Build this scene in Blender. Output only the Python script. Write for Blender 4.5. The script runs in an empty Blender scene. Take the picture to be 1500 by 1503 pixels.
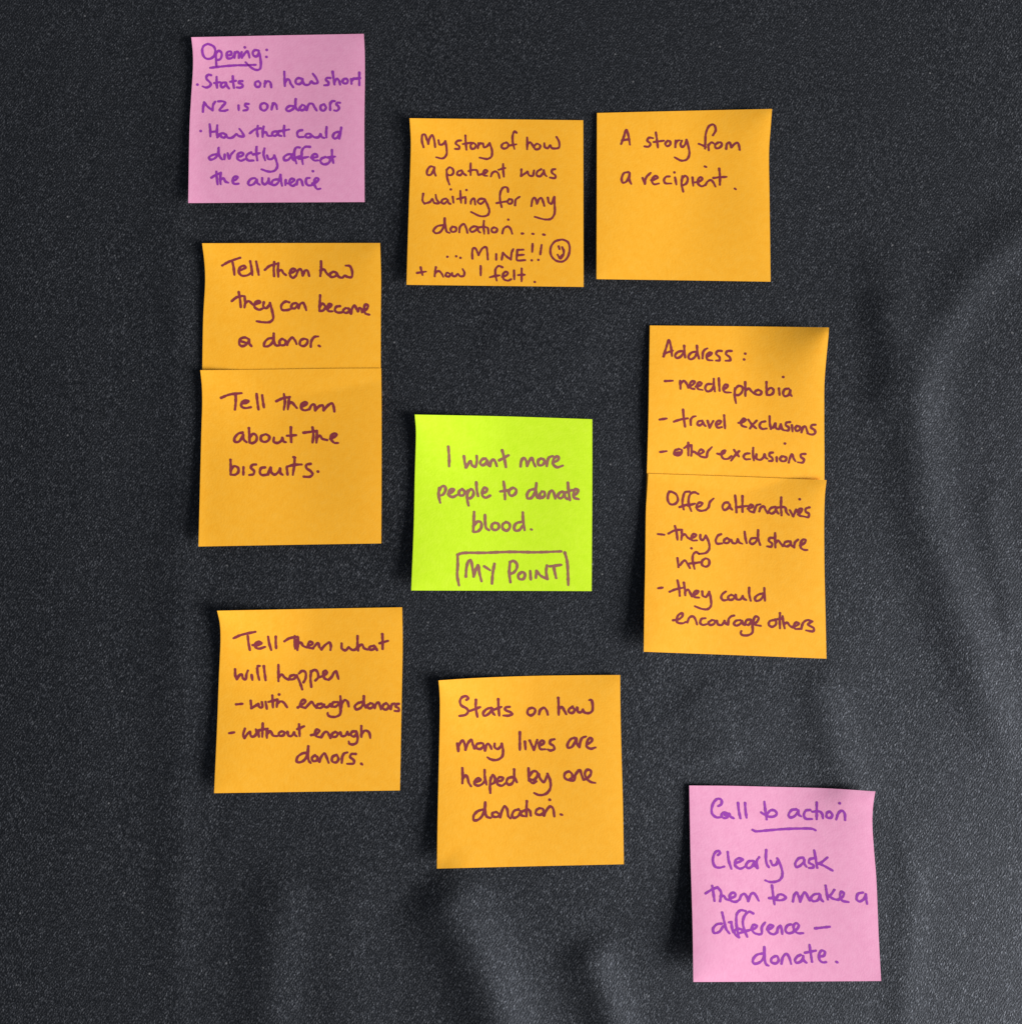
import bpy, math, random
import numpy as np
from mathutils import Vector, Matrix

random.seed(7)
rng = np.random.default_rng(7)
scene = bpy.context.scene
COL = scene.collection

# ------------------------------------------------------------------ camera
# One photograph pixel at the middle of the frame is 0.288 mm on the cloth
# (a 76 mm note is about 264 px across).  The phone is tipped 6 degrees.
PX = 0.000288
FPX = 1700.0                      # focal length in photograph pixels
W0, H0 = 1500.0, 1503.0
TILT = math.radians(6.1)
DIST = FPX * PX
cam_data = bpy.data.cameras.new("camera")
cam = bpy.data.objects.new("camera", cam_data)
COL.objects.link(cam)
cam_data.sensor_fit = 'HORIZONTAL'
cam_data.sensor_width = 36.0
cam_data.lens = 36.0 * FPX / W0
cam_data.clip_start = 0.01
cam_data.clip_end = 50.0
cam.location = (0.0, -DIST * math.sin(TILT), DIST * math.cos(TILT))
cam.rotation_euler = (TILT, 0.0, 0.0)
scene.camera = cam

# ------------------------------------------------------------------ light
world = bpy.data.worlds.new("World")
scene.world = world
world.use_nodes = True
bg = world.node_tree.nodes["Background"]
bg.inputs[0].default_value = (0.80, 0.88, 1.0, 1.0)
bg.inputs[1].default_value = 0.19


def area(name, loc, target, sx, sy, power, color):
    d = bpy.data.lights.new(name, 'AREA')
    d.shape = 'RECTANGLE'
    d.size, d.size_y = sx, sy
    d.energy = power
    d.color = color
    o = bpy.data.objects.new(name, d)
    COL.objects.link(o)
    o.location = loc
    v = Vector(target) - Vector(loc)
    o.rotation_euler = v.to_track_quat('-Z', 'Y').to_euler()
    return o


# a window to the lower right of the notes
area("window_light", (2.00, -0.86, 1.00), (0.0, 0.0, 0.0), 1.30, 1.30, 134.0, (1.0, 0.985, 0.96))

scene.view_settings.view_transform = 'Standard'
scene.view_settings.look = 'None'
scene.view_settings.exposure = 0.0
scene.view_settings.gamma = 1.0

# ------------------------------------------------------------------ photo point -> cloth point
CT, ST = math.cos(TILT), math.sin(TILT)
CX, CY, CZ = cam.location


def unproject(px, py, z=0.0):
    """x, y on the level z for a point measured on the photograph (arrays ok)."""
    dx = (np.asarray(px, float) - W0 / 2) / FPX
    dy = -(np.asarray(py, float) - H0 / 2) / FPX
    # camera axes: right (1,0,0), up (0,ct,st), back (0,-st,ct)
    wx = dx
    wy = dy * CT + ST
    wz = dy * ST - CT
    t = (z - CZ) / wz
    return CX + wx * t, CY + wy * t


# ------------------------------------------------------------------ node helpers
def new_mat(name):
    m = bpy.data.materials.new(name)
    m.use_nodes = True
    nt = m.node_tree
    b = nt.nodes["Principled BSDF"]
    return m, nt, b


def node(nt, typ, **kw):
    n = nt.nodes.new(typ)
    for k, v in kw.items():
        setattr(n, k, v)
    return n


def ramp(nt, fac, stops):
    r = node(nt, 'ShaderNodeValToRGB')
    els = r.color_ramp.elements
    els[0].position, els[0].color = stops[0][0], (*stops[0][1], 1)
    els[1].position, els[1].color = stops[-1][0], (*stops[-1][1], 1)
    for p, c in stops[1:-1]:
        e = els.new(p)
        e.color = (*c, 1)
    nt.links.new(fac, r.inputs[0])
    return r


def srgb(r, g, b):
    def f(c):
        c /= 255.0
        return c / 12.92 if c <= 0.04045 else ((c + 0.055) / 1.055) ** 2.4
    return (f(r), f(g), f(b))


# ------------------------------------------------------------------ cloth material
def cloth_material():
    m, nt, b = new_mat("black_satin_twill")
    L = nt.links
    tc = node(nt, 'ShaderNodeTexCoord')
    mp = node(nt, 'ShaderNodeMapping')
    mp.inputs['Rotation'].default_value = (0, 0, math.radians(-14))
    mp.inputs['Scale'].default_value = (1.0, 0.50, 1.0)
    L.new(tc.outputs['Object'], mp.inputs[0])
    # short float threads
    thr = node(nt, 'ShaderNodeTexNoise')
    thr.inputs['Scale'].default_value = 2500.0
    thr.inputs['Detail'].default_value = 1.5
    thr.inputs['Roughness'].default_value = 0.6
    L.new(mp.outputs[0], thr.inputs['Vector'])
    # twill lines running up to the right
    mp2 = node(nt, 'ShaderNodeMapping')
    mp2.inputs['Rotation'].default_value = (0, 0, math.radians(35))
    L.new(tc.outputs['Object'], mp2.inputs[0])
    wv = node(nt, 'ShaderNodeTexWave')
    wv.inputs['Scale'].default_value = 300.0
    wv.inputs['Distortion'].default_value = 1.6
    wv.inputs['Detail'].default_value = 1.0
    wv.inputs['Detail Scale'].default_value = 1.4
    L.new(mp2.outputs[0], wv.inputs['Vector'])
    # each float is a little lens; a few have a glint painted into their colour
    mp3 = node(nt, 'ShaderNodeMapping')
    mp3.inputs['Rotation'].default_value = (0, 0, math.radians(-16))
    mp3.inputs['Scale'].default_value = (1.0, 0.62, 1.0)
    L.new(tc.outputs['Object'], mp3.inputs[0])
    vo = node(nt, 'ShaderNodeTexVoronoi')
    vo.inputs['Scale'].default_value = 1500.0
    vo.inputs['Randomness'].default_value = 0.75
    L.new(mp3.outputs[0], vo.inputs['Vector'])
    vs = node(nt, 'ShaderNodeSeparateColor')
    L.new(vo.outputs['Color'], vs.inputs[0])
    pw = node(nt, 'ShaderNodeMath', operation='POWER')
    L.new(vs.outputs[1], pw.inputs[0])
    pw.inputs[1].default_value = 3.6
    lens = node(nt, 'ShaderNodeMath', operation='SUBTRACT', use_clamp=True)
    lens.inputs[0].default_value = 0.85
    L.new(vo.outputs['Distance'], lens.inputs[1])
    gl = node(nt, 'ShaderNodeMath', operation='MULTIPLY')
    L.new(pw.outputs[0], gl.inputs[0])
    L.new(lens.outputs[0], gl.inputs[1])
    m0 = node(nt, 'ShaderNodeMath', operation='MULTIPLY_ADD')
    L.new(wv.outputs['Fac'], m0.inputs[0])
    m0.inputs[1].default_value = 0.11
    L.new(thr.outputs['Fac'], m0.inputs[2])
    mix = node(nt, 'ShaderNodeMath', operation='MULTIPLY_ADD')
    L.new(gl.outputs[0], mix.inputs[0])
    mix.inputs[1].default_value = 0.27
    L.new(m0.outputs[0], mix.inputs[2])
    # weave colour with the painted glints, then odd bright lint specks
    cr = ramp(nt, mix.outputs[0], [(0.42, (0.0026, 0.0028, 0.0030)),
                                   (0.58, (0.0088, 0.0094, 0.0108)),
                                   (0.68, (0.024, 0.025, 0.028)),
                                   (0.90, (0.095, 0.097, 0.105))])
    lint = node(nt, 'ShaderNodeTexVoronoi')
    lint.inputs['Scale'].default_value = 260.0
    L.new(tc.outputs['Object'], lint.inputs['Vector'])
    lr = ramp(nt, lint.outputs['Distance'], [(0.07, (1, 1, 1)), (0.14, (0, 0, 0))])
    # only some cells carry lint
    sep = node(nt, 'ShaderNodeSeparateColor')
    L.new(lint.outputs['Color'], sep.inputs[0])
    gt = node(nt, 'ShaderNodeMath', operation='GREATER_THAN')
    gt.inputs[1].default_value = 0.95
    L.new(sep.outputs[0], gt.inputs[0])
    lm = node(nt, 'ShaderNodeMath', operation='MULTIPLY')
    L.new(lr.outputs[0], lm.inputs[0])
    L.new(gt.outputs[0], lm.inputs[1])
    cm = node(nt, 'ShaderNodeMix', data_type='RGBA')
    L.new(lm.outputs[0], cm.inputs['Factor'])
    L.new(cr.outputs[0], cm.inputs[6])
    cm.inputs[7].default_value = (0.13, 0.13, 0.135, 1)
    L.new(cm.outputs[2], b.inputs['Base Color'])
    b.inputs['Roughness'].default_value = 0.52
    sp = node(nt, 'ShaderNodeMath', operation='MULTIPLY_ADD')
    L.new(gl.outputs[0], sp.inputs[0])
    sp.inputs[1].default_value = 0.70
    sp.inputs[2].default_value = 0.27
    L.new(sp.outputs[0], b.inputs['Specular IOR Level'])
    b.inputs['Specular Tint'].default_value = (0.74, 0.82, 1.0, 1)
    b.inputs['Sheen Weight'].default_value = 0.05
    b.inputs['Sheen Roughness'].default_value = 0.5
    b.inputs['Sheen Tint'].default_value = (0.75, 0.82, 1.0, 1)
    bp = node(nt, 'ShaderNodeBump')
    bp.inputs['Strength'].default_value = 0.65
    bp.inputs['Distance'].default_value = 0.00035
    L.new(mix.outputs[0], bp.inputs['Height'])
    L.new(bp.outputs[0], b.inputs['Normal'])
    return m


# ------------------------------------------------------------------ paper and ink
def paper_material(name, c0, c1, c2):
    m, nt, b = new_mat(name)
    L = nt.links
    tc = node(nt, 'ShaderNodeTexCoord')
    n1 = node(nt, 'ShaderNodeTexNoise')
    n1.inputs['Scale'].default_value = 330.0
    n1.inputs['Detail'].default_value = 6.0
    n1.inputs['Roughness'].default_value = 0.68
    L.new(tc.outputs['Object'], n1.inputs['Vector'])
    cr = ramp(nt, n1.outputs['Fac'], [(0.30, c0), (0.50, c1), (0.72, c2)])
    L.new(cr.outputs[0], b.inputs['Base Color'])
    n2 = node(nt, 'ShaderNodeTexNoise')
    n2.inputs['Scale'].default_value = 1300.0
    n2.inputs['Detail'].default_value = 3.0
    L.new(tc.outputs['Object'], n2.inputs['Vector'])
    bp = node(nt, 'ShaderNodeBump')
    bp.inputs['Strength'].default_value = 0.35
    bp.inputs['Distance'].default_value = 0.00012
    L.new(n2.outputs['Fac'], bp.inputs['Height'])
    L.new(bp.outputs[0], b.inputs['Normal'])
    b.inputs['Roughness'].default_value = 0.66
    b.inputs['Specular IOR Level'].default_value = 0.32
    return m


def ink_material(name, single, double):
    """felt-tip ink: 'density' is how much ink was laid down (strokes crossing)."""
    m, nt, b = new_mat(name)
    L = nt.links
    at = node(nt, 'ShaderNodeAttribute', attribute_name='density')
    tc = node(nt, 'ShaderNodeTexCoord')
    n = node(nt, 'ShaderNodeTexNoise')
    n.inputs['Scale'].default_value = 420.0
    n.inputs['Detail'].default_value = 4.0
    L.new(tc.outputs['Object'], n.inputs['Vector'])
    ma = node(nt, 'ShaderNodeMath', operation='MULTIPLY_ADD')
    L.new(n.outputs['Fac'], ma.inputs[0])
    ma.inputs[1].default_value = 0.9
    ma.inputs[2].default_value = -0.45
    ad = node(nt, 'ShaderNodeMath', operation='ADD')
    L.new(at.outputs['Fac'], ad.inputs[0])
    L.new(ma.outputs[0], ad.inputs[1])
    lite = tuple(min(1.0, c * 1.25) for c in single)
    cr = ramp(nt, ad.outputs[0], [(0.0, lite), (0.30, single), (1.0, double)])
    L.new(cr.outputs[0], b.inputs['Base Color'])
    b.inputs['Roughness'].default_value = 0.6
    b.inputs['Specular IOR Level'].default_value = 0.25
    return m


MAT_CLOTH = cloth_material()
PAPER = {
    'orange': paper_material("orange_paper", (0.91, 0.405, 0.015), (0.93, 0.432, 0.021), (0.94, 0.455, 0.032)),
    'pink': paper_material("pink_paper", (0.73, 0.29, 0.47), (0.76, 0.32, 0.50), (0.78, 0.345, 0.525)),
    'lime': paper_material("lime_paper", (0.58, 0.86, 0.010), (0.62, 0.89, 0.016), (0.66, 0.91, 0.028)),
}
INK = {
    'orange': ink_material("marker_ink_on_orange", (0.185, 0.025, 0.036), (0.080, 0.008, 0.019)),
    'pink': ink_material("marker_ink_on_pink", (0.225, 0.028, 0.290), (0.065, 0.006, 0.110)),
    'lime': ink_material("marker_ink_on_lime", (0.265, 0.110, 0.080), (0.140, 0.048, 0.040)),
}


# ------------------------------------------------------------------ cloth relief
# soft folds: (crest points on the photograph, height mm, width px left of crest, width right)
FOLDS = [
    ([(1262, 330), (1292, 400), (1318, 480), (1336, 560), (1344, 640), (1352, 740), (1392, 860), (1425, 960), (1470, 1080), (1510, 1180)], 1.9, 46, 36),
    ([(1620, 250), (1500, 335), (1420, 415), (1372, 490), (1345, 570), (1338, 680)], 1.15, 40, 30),
    ([(1195, 960), (1212, 1050), (1236, 1130), (1262, 1200)], 0.8, 30, 34),
    ([(1282, 420), (1300, 520), (1290, 640)], 0.9, 26, 26),
    ([(618, 1285), (655, 1330), (702, 1420), (740, 1540), (790, 1700), (840, 1850)], 3.5, 38, 60),
    ([(425, 1250), (408, 1340), (398, 1440), (395, 1600), (390, 1750)], 1.7, 32, 56),
    ([(850, 1370), (868, 1420), (890, 1480), (930, 1640), (950, 1750)], 1.9, 24, 44),
    ([(520, 1240), (500, 1400), (520, 1600)], 0.8, 50, 50),
    ([(1000, 1010), (1040, 1070), (1060, 1130)], 0.5, 40, 40),
    ([(1440, 700), (1462, 820), (1500, 960)], 0.6, 22, 22),
    ([(1600, 700), (1570, 900), (1600, 1200), (1620, 1500)], 0.8, 90, 90),
    ([(1320, 1180), (1338, 1300), (1330, 1420), (1318, 1600), (1315, 1750)], 0.40, 14, 34),
    ([(700, 470), (780, 500), (900, 540)], 0.4, 60, 60),
    ([(262, -200), (258, 200), (264, 700), (262, 1200), (258, 1700)], 0.7, 40, 18),
    ([(100, -100), (60, 400), (110, 900), (70, 1500)], 0.5, 70, 70),
]


def catmull(pts, n=8):
    P = [np.array(p, float) for p in pts]
    if len(P) == 1:
        return np.array(P)
    if len(P) == 2:
        t = np.linspace(0, 1, n + 1)[:, None]
        return P[0] * (1 - t) + P[1] * t
    Q = [2 * P[0] - P[1]] + P + [2 * P[-1] - P[-2]]
    out = []
    for i in range(1, len(Q) - 2):
        p0, p1, p2, p3 = Q[i - 1], Q[i], Q[i + 1], Q[i + 2]
        # centripetal-ish tangents keep tight letters from overshooting
        d01 = max(np.linalg.norm(p1 - p0), 1e-6) ** 0.5
        d12 = max(np.linalg.norm(p2 - p1), 1e-6) ** 0.5
        d23 = max(np.linalg.norm(p3 - p2), 1e-6) ** 0.5
        m1 = (p2 - p1) + d12 * ((p1 - p0) / d01 - (p2 - p0) / (d01 + d12))
        m2 = (p2 - p1) + d12 * ((p3 - p2) / d23 - (p3 - p1) / (d12 + d23))
        for k in range(n):
            t = k / n
            out.append((2 * t**3 - 3 * t**2 + 1) * p1 + (t**3 - 2 * t**2 + t) * m1 + (-2 * t**3 + 3 * t**2) * p2 + (t**3 - t**2) * m2)
    out.append(P[-1])
    return np.array(out)


def seg_distance(X, Y, line):
    """nearest distance to a polyline, signed side and position along it."""
    best = np.full(X.shape, 1e18)
    side = np.zeros(X.shape)
    along = np.zeros(X.shape)
    n = max(len(line) - 1, 1)
    if len(line) == 1:
        return np.hypot(X - line[0][0], Y - line[0][1]), side, along
    for i in range(len(line) - 1):
        ax, ay = line[i]
        bx, by = line[i + 1]
        vx, vy = bx - ax, by - ay
        L2 = vx * vx + vy * vy + 1e-12
        t = np.clip(((X - ax) * vx + (Y - ay) * vy) / L2, 0, 1)
        ddx, ddy = X - (ax + t * vx), Y - (ay + t * vy)
        d = ddx * ddx + ddy * ddy
        m = d < best
        best = np.where(m, d, best)
        side = np.where(m, vx * ddy - vy * ddx, side)
        along = np.where(m, (i + t) / n, along)
    return np.sqrt(best), side, along


FOLD_LINES = [(catmull(p, 5), h, wl, wr) for p, h, wl, wr in FOLDS]
_ws = [(rng.uniform(-1, 1) * 0.010, rng.uniform(-1, 1) * 0.010, rng.uniform(0, 6.28), rng.uniform(0.03, 0.10)) for _ in range(22)]
_ws += [(rng.uniform(-1, 1) * 0.045, rng.uniform(-1, 1) * 0.030, rng.uniform(0, 6.28), rng.uniform(0.006, 0.020)) for _ in range(26)]


def cloth_z(px, py):
    px = np.asarray(px, float)
    py = np.asarray(py, float)
    z = np.zeros(np.broadcast(px, py).shape)
    px, py = np.broadcast_arrays(px, py)
    for line, h, wl, wr in FOLD_LINES:
        d, side, along = seg_distance(px, py, line)
        w = wl + (wr - wl) / (1 + np.exp(np.clip(side / 4000.0, -30, 30)))
        fade = np.clip(np.minimum(along, 1 - along) / 0.22, 0, 1)
        fade = fade * fade * (3 - 2 * fade)
        z += 1.3 * h * 0.001 * np.exp(-(d / w) ** 2) * fade
    for kx, ky, ph, a in _ws:
        z += a * 0.001 * np.sin(kx * px + ky * py + ph)
    return z


def mesh_object(name, verts, faces, mat, parent=None, smooth=True):
    me = bpy.data.meshes.new(name)
    me.from_pydata([tuple(v) for v in verts], [], faces)
    me.materials.append(mat)
    if smooth:
        me.polygons.foreach_set('use_smooth', [True] * len(me.polygons))
    me.update()
    o = bpy.data.objects.new(name, me)
    COL.objects.link(o)
    if parent is not None:
        o.parent = parent
    return o


def build_cloth():
    inner = np.arange(-160, 1661, 5.0)
    outer = np.array([4000, 3200, 2600, 2200, 1950, 1800, 1720, 1680], float)
    xs = np.concatenate([1500 - outer, inner, outer[::-1]])
    ys = xs.copy()
    X, Y = np.meshgrid(xs, ys)
    # far outside the frame the photograph mapping is stretched only gently
    Z = cloth_z(np.clip(X, -400, 1900), np.clip(Y, -400, 1900))
    wx, wy = (X - W0 / 2) * PX, -(Y - H0 / 2) * PX
    ux, uy = unproject(X, np.clip(Y, -4000, 6000), 0.0)
    verts = np.stack([ux, uy, Z], -1).reshape(-1, 3)
    ny, nx = X.shape
    idx = np.arange(ny * nx).reshape(ny, nx)
    faces = np.stack([idx[1:, :-1], idx[1:, 1:], idx[:-1, 1:], idx[:-1, :-1]], -1).reshape(-1, 4).tolist()
    o = mesh_object("cloth_surface", verts, faces, MAT_CLOTH)
    o['kind'] = 'structure'
    return o


build_cloth()


# ------------------------------------------------------------------ notes
# outline of each note as measured: corner and edge points, clockwise from the top left
class Note:
    def __init__(self, colour, top, right, bottom, left, lift, base=0.35, under=None):
        self.under = under    # the note this one lies on
        self.colour = colour
        self.top, self.right, self.bottom, self.left = [np.array(e, float) for e in (top, right, bottom, left)]
        self.tl, self.tr = self.top[0], self.top[-1]
        self.bl, self.br = self.bottom[0], self.bottom[-1]
        self.lift = lift      # mm: TL, TR, BL, BR, bottom edge, belly
        self.base = base

    def uv(self, px, py):
        """bilinear inverse (Newton)."""
        u = np.full(np.shape(px), 0.5)
        v = np.full(np.shape(px), 0.5)
        a, b, c, d = self.tl, self.tr, self.bl, self.br
        for _ in range(6):
            fx = (1 - u) * (1 - v) * a[0] + u * (1 - v) * b[0] + (1 - u) * v * c[0] + u * v * d[0] - px
            fy = (1 - u) * (1 - v) * a[1] + u * (1 - v) * b[1] + (1 - u) * v * c[1] + u * v * d[1] - py
            dux = (1 - v) * (b[0] - a[0]) + v * (d[0] - c[0])
            duy = (1 - v) * (b[1] - a[1]) + v * (d[1] - c[1])
            dvx = (1 - u) * (c[0] - a[0]) + u * (d[0] - b[0])
            dvy = (1 - u) * (c[1] - a[1]) + u * (d[1] - b[1])
            det = dux * dvy - duy * dvx
            u = u - (fx * dvy - fy * dvx) / det
            v = v - (dux * fy - duy * fx) / det
        return u, v

    def z(self, px, py):
        px = np.asarray(px, float)
        py = np.asarray(py, float)
        u, v = self.uv(px, py)
        tl, tr, bl, br, bot, belly = self.lift

        def corner(du, dv, h, r):
            s = np.clip(1 - np.sqrt(du * du + dv * dv) / r, 0, 1)
            return h * s * s

        z = self.base + 0 * u
        z = z + corner(u, v, tl, 0.55) + corner(1 - u, v, tr, 0.55)
        z = z + corner(u, 1 - v, bl, 0.9) + corner(1 - u, 1 - v, br, 0.9)
        vv = np.clip((v - 0.18) / 0.82, 0, 1)
        z = z + bot * vv * vv
        z = z + belly * np.clip(np.sin(np.pi * np.clip(v, 0, 1)), 0, 1) * (0.75 + 0.25 * np.cos(2 * np.pi * u))
        z = z * 0.001 + cloth_z(px, py)
        if self.under is not None:
            uu, uv = self.under.uv(px, py)
            low = self.under.z(px, py) + 0.0004
            k = np.clip((1.03 - uv) / 0.06, 0, 1)
            z = np.maximum(z, z + (np.maximum(low, z) - z) * k)
        return z


def resample(edge, t):
    """points along an edge polyline (smooth) at parameters t."""
    c = catmull([tuple(p) for p in edge], 10)
    s = np.concatenate([[0], np.cumsum(np.hypot(*np.diff(c, axis=0).T))])
    s /= s[-1]
    return np.stack([np.interp(t, s, c[:, 0]), np.interp(t, s, c[:, 1])], -1)


THICK = 0.00013


def build_paper(n, root):
    N = 56
    t = np.linspace(0, 1, N + 1)
    T, B = resample(n.top, t), resample(n.bottom, t)
    Lf, R = resample(n.left, t), resample(n.right, t)
    U, V = np.meshgrid(t, t)
    P = ((1 - V)[..., None] * T[None, :, :] + V[..., None] * B[None, :, :]
         + (1 - U)[..., None] * Lf[:, None, :] + U[..., None] * R[:, None, :]
         - ((1 - U) * (1 - V))[..., None] * n.tl - (U * (1 - V))[..., None] * n.tr
         - ((1 - U) * V)[..., None] * n.bl - (U * V)[..., None] * n.br)
    z = n.z(P[..., 0], P[..., 1])
    x, y = unproject(P[..., 0], P[..., 1], z)
    org = np.array(root.location)
    top = np.stack([x, y, z], -1).reshape(-1, 3) - org
    bot = top.copy()
    bot[:, 2] -= THICK
    M = N + 1
    idx = np.arange(M * M).reshape(M, M)
    f_top = np.stack([idx[1:, :-1], idx[1:, 1:], idx[:-1, 1:], idx[:-1, :-1]], -1).reshape(-1, 4)
    f_bot = f_top[:, ::-1] + M * M
    ring = np.concatenate([idx[0, :-1], idx[:-1, -1], idx[-1, :0:-1], idx[:0:-1, 0]])
    nxt = np.roll(ring, -1)
    # separate rim vertices keep the cut edge crisp
    rim_top = top[ring]
    rim_bot = bot[ring]
    k = 2 * M * M
    R_ = len(ring)
    a = np.arange(R_)
    b = np.roll(a, -1)
    f_rim = np.stack([k + a, k + b, k + R_ + b, k + R_ + a], -1)
    verts = np.concatenate([top, bot, rim_top, rim_bot])
    faces = f_top.tolist() + f_bot.tolist() + f_rim.tolist()
    return mesh_object("paper_sheet", verts, faces, PAPER[n.colour], root)


# ------------------------------------------------------------------ handwriting
ZS = 280.0 / 1500.0     # the strokes were measured on 5.36x enlargements
STEP = 0.5


def parse(s):
    return [[tuple(float(v) for v in p.split()) for p in st.split(',')] for st in s.split(';') if st.strip()]


def build_ink(n, root, name, label, origin, text, radius, load=0.0):
    strokes = []
    for st in parse(text):
        pts = [(origin[0] + x * ZS, origin[1] + y * ZS) for x, y in st]
        strokes.append(catmull(pts, 6))
    allp = np.concatenate(strokes)
    r0 = radius * ZS * 0.885
    pad = r0 * 1.6 + 1.0
    xs = np.arange(allp[:, 0].min() - pad, allp[:, 0].max() + pad + STEP, STEP)
    ys = np.arange(allp[:, 1].min() - pad, allp[:, 1].max() + pad + STEP, STEP)
    X, Y = np.meshgrid(xs, ys)
    S = np.full(X.shape, -50.0)
    cover = np.zeros(X.shape)
    for c in strokes:
        ph, k1 = rng.uniform(0, 6.28, 2)
        x0, x1, y0, y1 = c[:, 0].min() - pad, c[:, 0].max() + pad, c[:, 1].min() - pad, c[:, 1].max() + pad
        i0, i1 = np.searchsorted(xs, [x0, x1])
        j0, j1 = np.searchsorted(ys, [y0, y1])
        sl = (slice(j0, j1), slice(i0, i1))
        d, _, al = seg_distance(X[sl], Y[sl], c)
        ln = float(np.hypot(*np.diff(c, axis=0).T).sum()) if len(c) > 1 else 0.0
        if len(c) == 1:
            r = r0 * 1.15 + 0 * d
        else:
            r = r0 * (1 + 0.10 * np.sin(al * ln / 3.1 + ph) + 0.07 * np.sin(al * ln / 1.2 + k1))
            r = r * (1.0 - 0.16 * np.clip((al - 0.8) / 0.2, 0, 1))
        s = r - d
        cover[sl] += np.clip(s / 0.5 + 0.5, 0, 1) * (1.0 + 0.25 * (al < 0.06))
        S[sl] = np.where(S[sl] > -49, np.maximum(S[sl], s) + 0.10 * np.exp(-np.abs(S[sl] - s) / 0.6) * (np.minimum(S[sl], s) > -1.0), s)
    # slight feathering of the ink into the paper fibres
    S = S + 0.10 * np.sin(X * 2.3 + 1.7 * np.sin(Y * 1.9)) * np.sin(Y * 2.7 + 1.3 * np.sin(X * 1.3))
    dens = np.clip(0.28 + load + 0.42 * (cover - 1.0), 0, 1)
    inside = S > 0
    ny, nx = S.shape
    verts, dlist, faces = [], [], []
    vid = {}

    def vert(key, x, y, dn):
        i = vid.get(key)
        if i is None:
            i = len(verts)
            vid[key] = i
            verts.append((x, y))
            dlist.append(dn)
        return i

    def gv(j, i):
        return vert((j, i), xs[i], ys[j], dens[j, i])

    def ev(j, i, jj, ii):
        key = (j, i, jj, ii) if (j, i) < (jj, ii) else (jj, ii, j, i)
        a, b = S[j, i], S[jj, ii]
        t = a / (a - b)
        return vert(key, xs[i] + (xs[ii] - xs[i]) * t, ys[j] + (ys[jj] - ys[j]) * t, max(dens[j, i], dens[jj, ii]))

    cnt = inside[:-1, :-1].astype(int) + inside[1:, :-1] + inside[1:, 1:] + inside[:-1, 1:]
    for j, i in np.argwhere(cnt > 0).tolist():
        cs = [(j, i), (j + 1, i), (j + 1, i + 1), (j, i + 1)]      # counter-clockwise seen from above (y flips)
        if cnt[j, i] == 4:
            faces.append([gv(*c) for c in cs])
            continue
        poly = []
        for k in range(4):
            a, b = cs[k], cs[(k + 1) % 4]
            ia, ib = inside[a], inside[b]
            if ia:
                poly.append(gv(*a))
            if ia != ib:
                poly.append(ev(*a, *b))
        if len(poly) >= 3:
            faces.append(poly)
    V = np.array(verts)
    z = n.z(V[:, 0], V[:, 1]) + 0.00006
    x, y = unproject(V[:, 0], V[:, 1], z)
    W = np.stack([x, y, z], -1) - np.array(root.location)
    o = mesh_object(name, W, faces, INK[n.colour], root)
    at = o.data.attributes.new('density', 'FLOAT', 'POINT')
    at.data.foreach_set('value', np.array(dlist, dtype=np.float32))
    if label:
        o['label'] = label
    return o


def sticky_note(spec, label, group, writing):
    cx = (spec.tl[0] + spec.tr[0] + spec.bl[0] + spec.br[0]) / 4
    cy = (spec.tl[1] + spec.tr[1] + spec.bl[1] + spec.br[1]) / 4
    root = bpy.data.objects.new("sticky_note", None)
    root.empty_display_size = 0.02
    COL.objects.link(root)
    zb = float(cloth_z(cx, cy))
    x, y = unproject(cx, cy, zb)
    root.location = (float(x), float(y), zb)
    root['label'] = label
    root['category'] = 'sticky note'
    root['group'] = group
    build_paper(spec, root)
    for origin, radius, items in writing:
        for it in items:
            kind, lab, text = it[0], it[1], it[2]
            load = it[3] if len(it) > 3 else 0.0
            nm = {'w': 'handwritten_word', 'd': 'handwritten_dash', 'b': 'handwritten_bullet',
                  'u': 'underline', 'x': 'drawn_box', 's': 'smiley_face', 'p': 'handwritten_dots'}[kind]
            full = ('handwritten "%s"' % lab) if kind in 'wp' else None
            build_ink(spec, root, nm, full, origin, text, radius, load)
    return root


G_ORANGE = "orange sticky notes on the black cloth"
G_PINK = "pink sticky notes on the black cloth"

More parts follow.
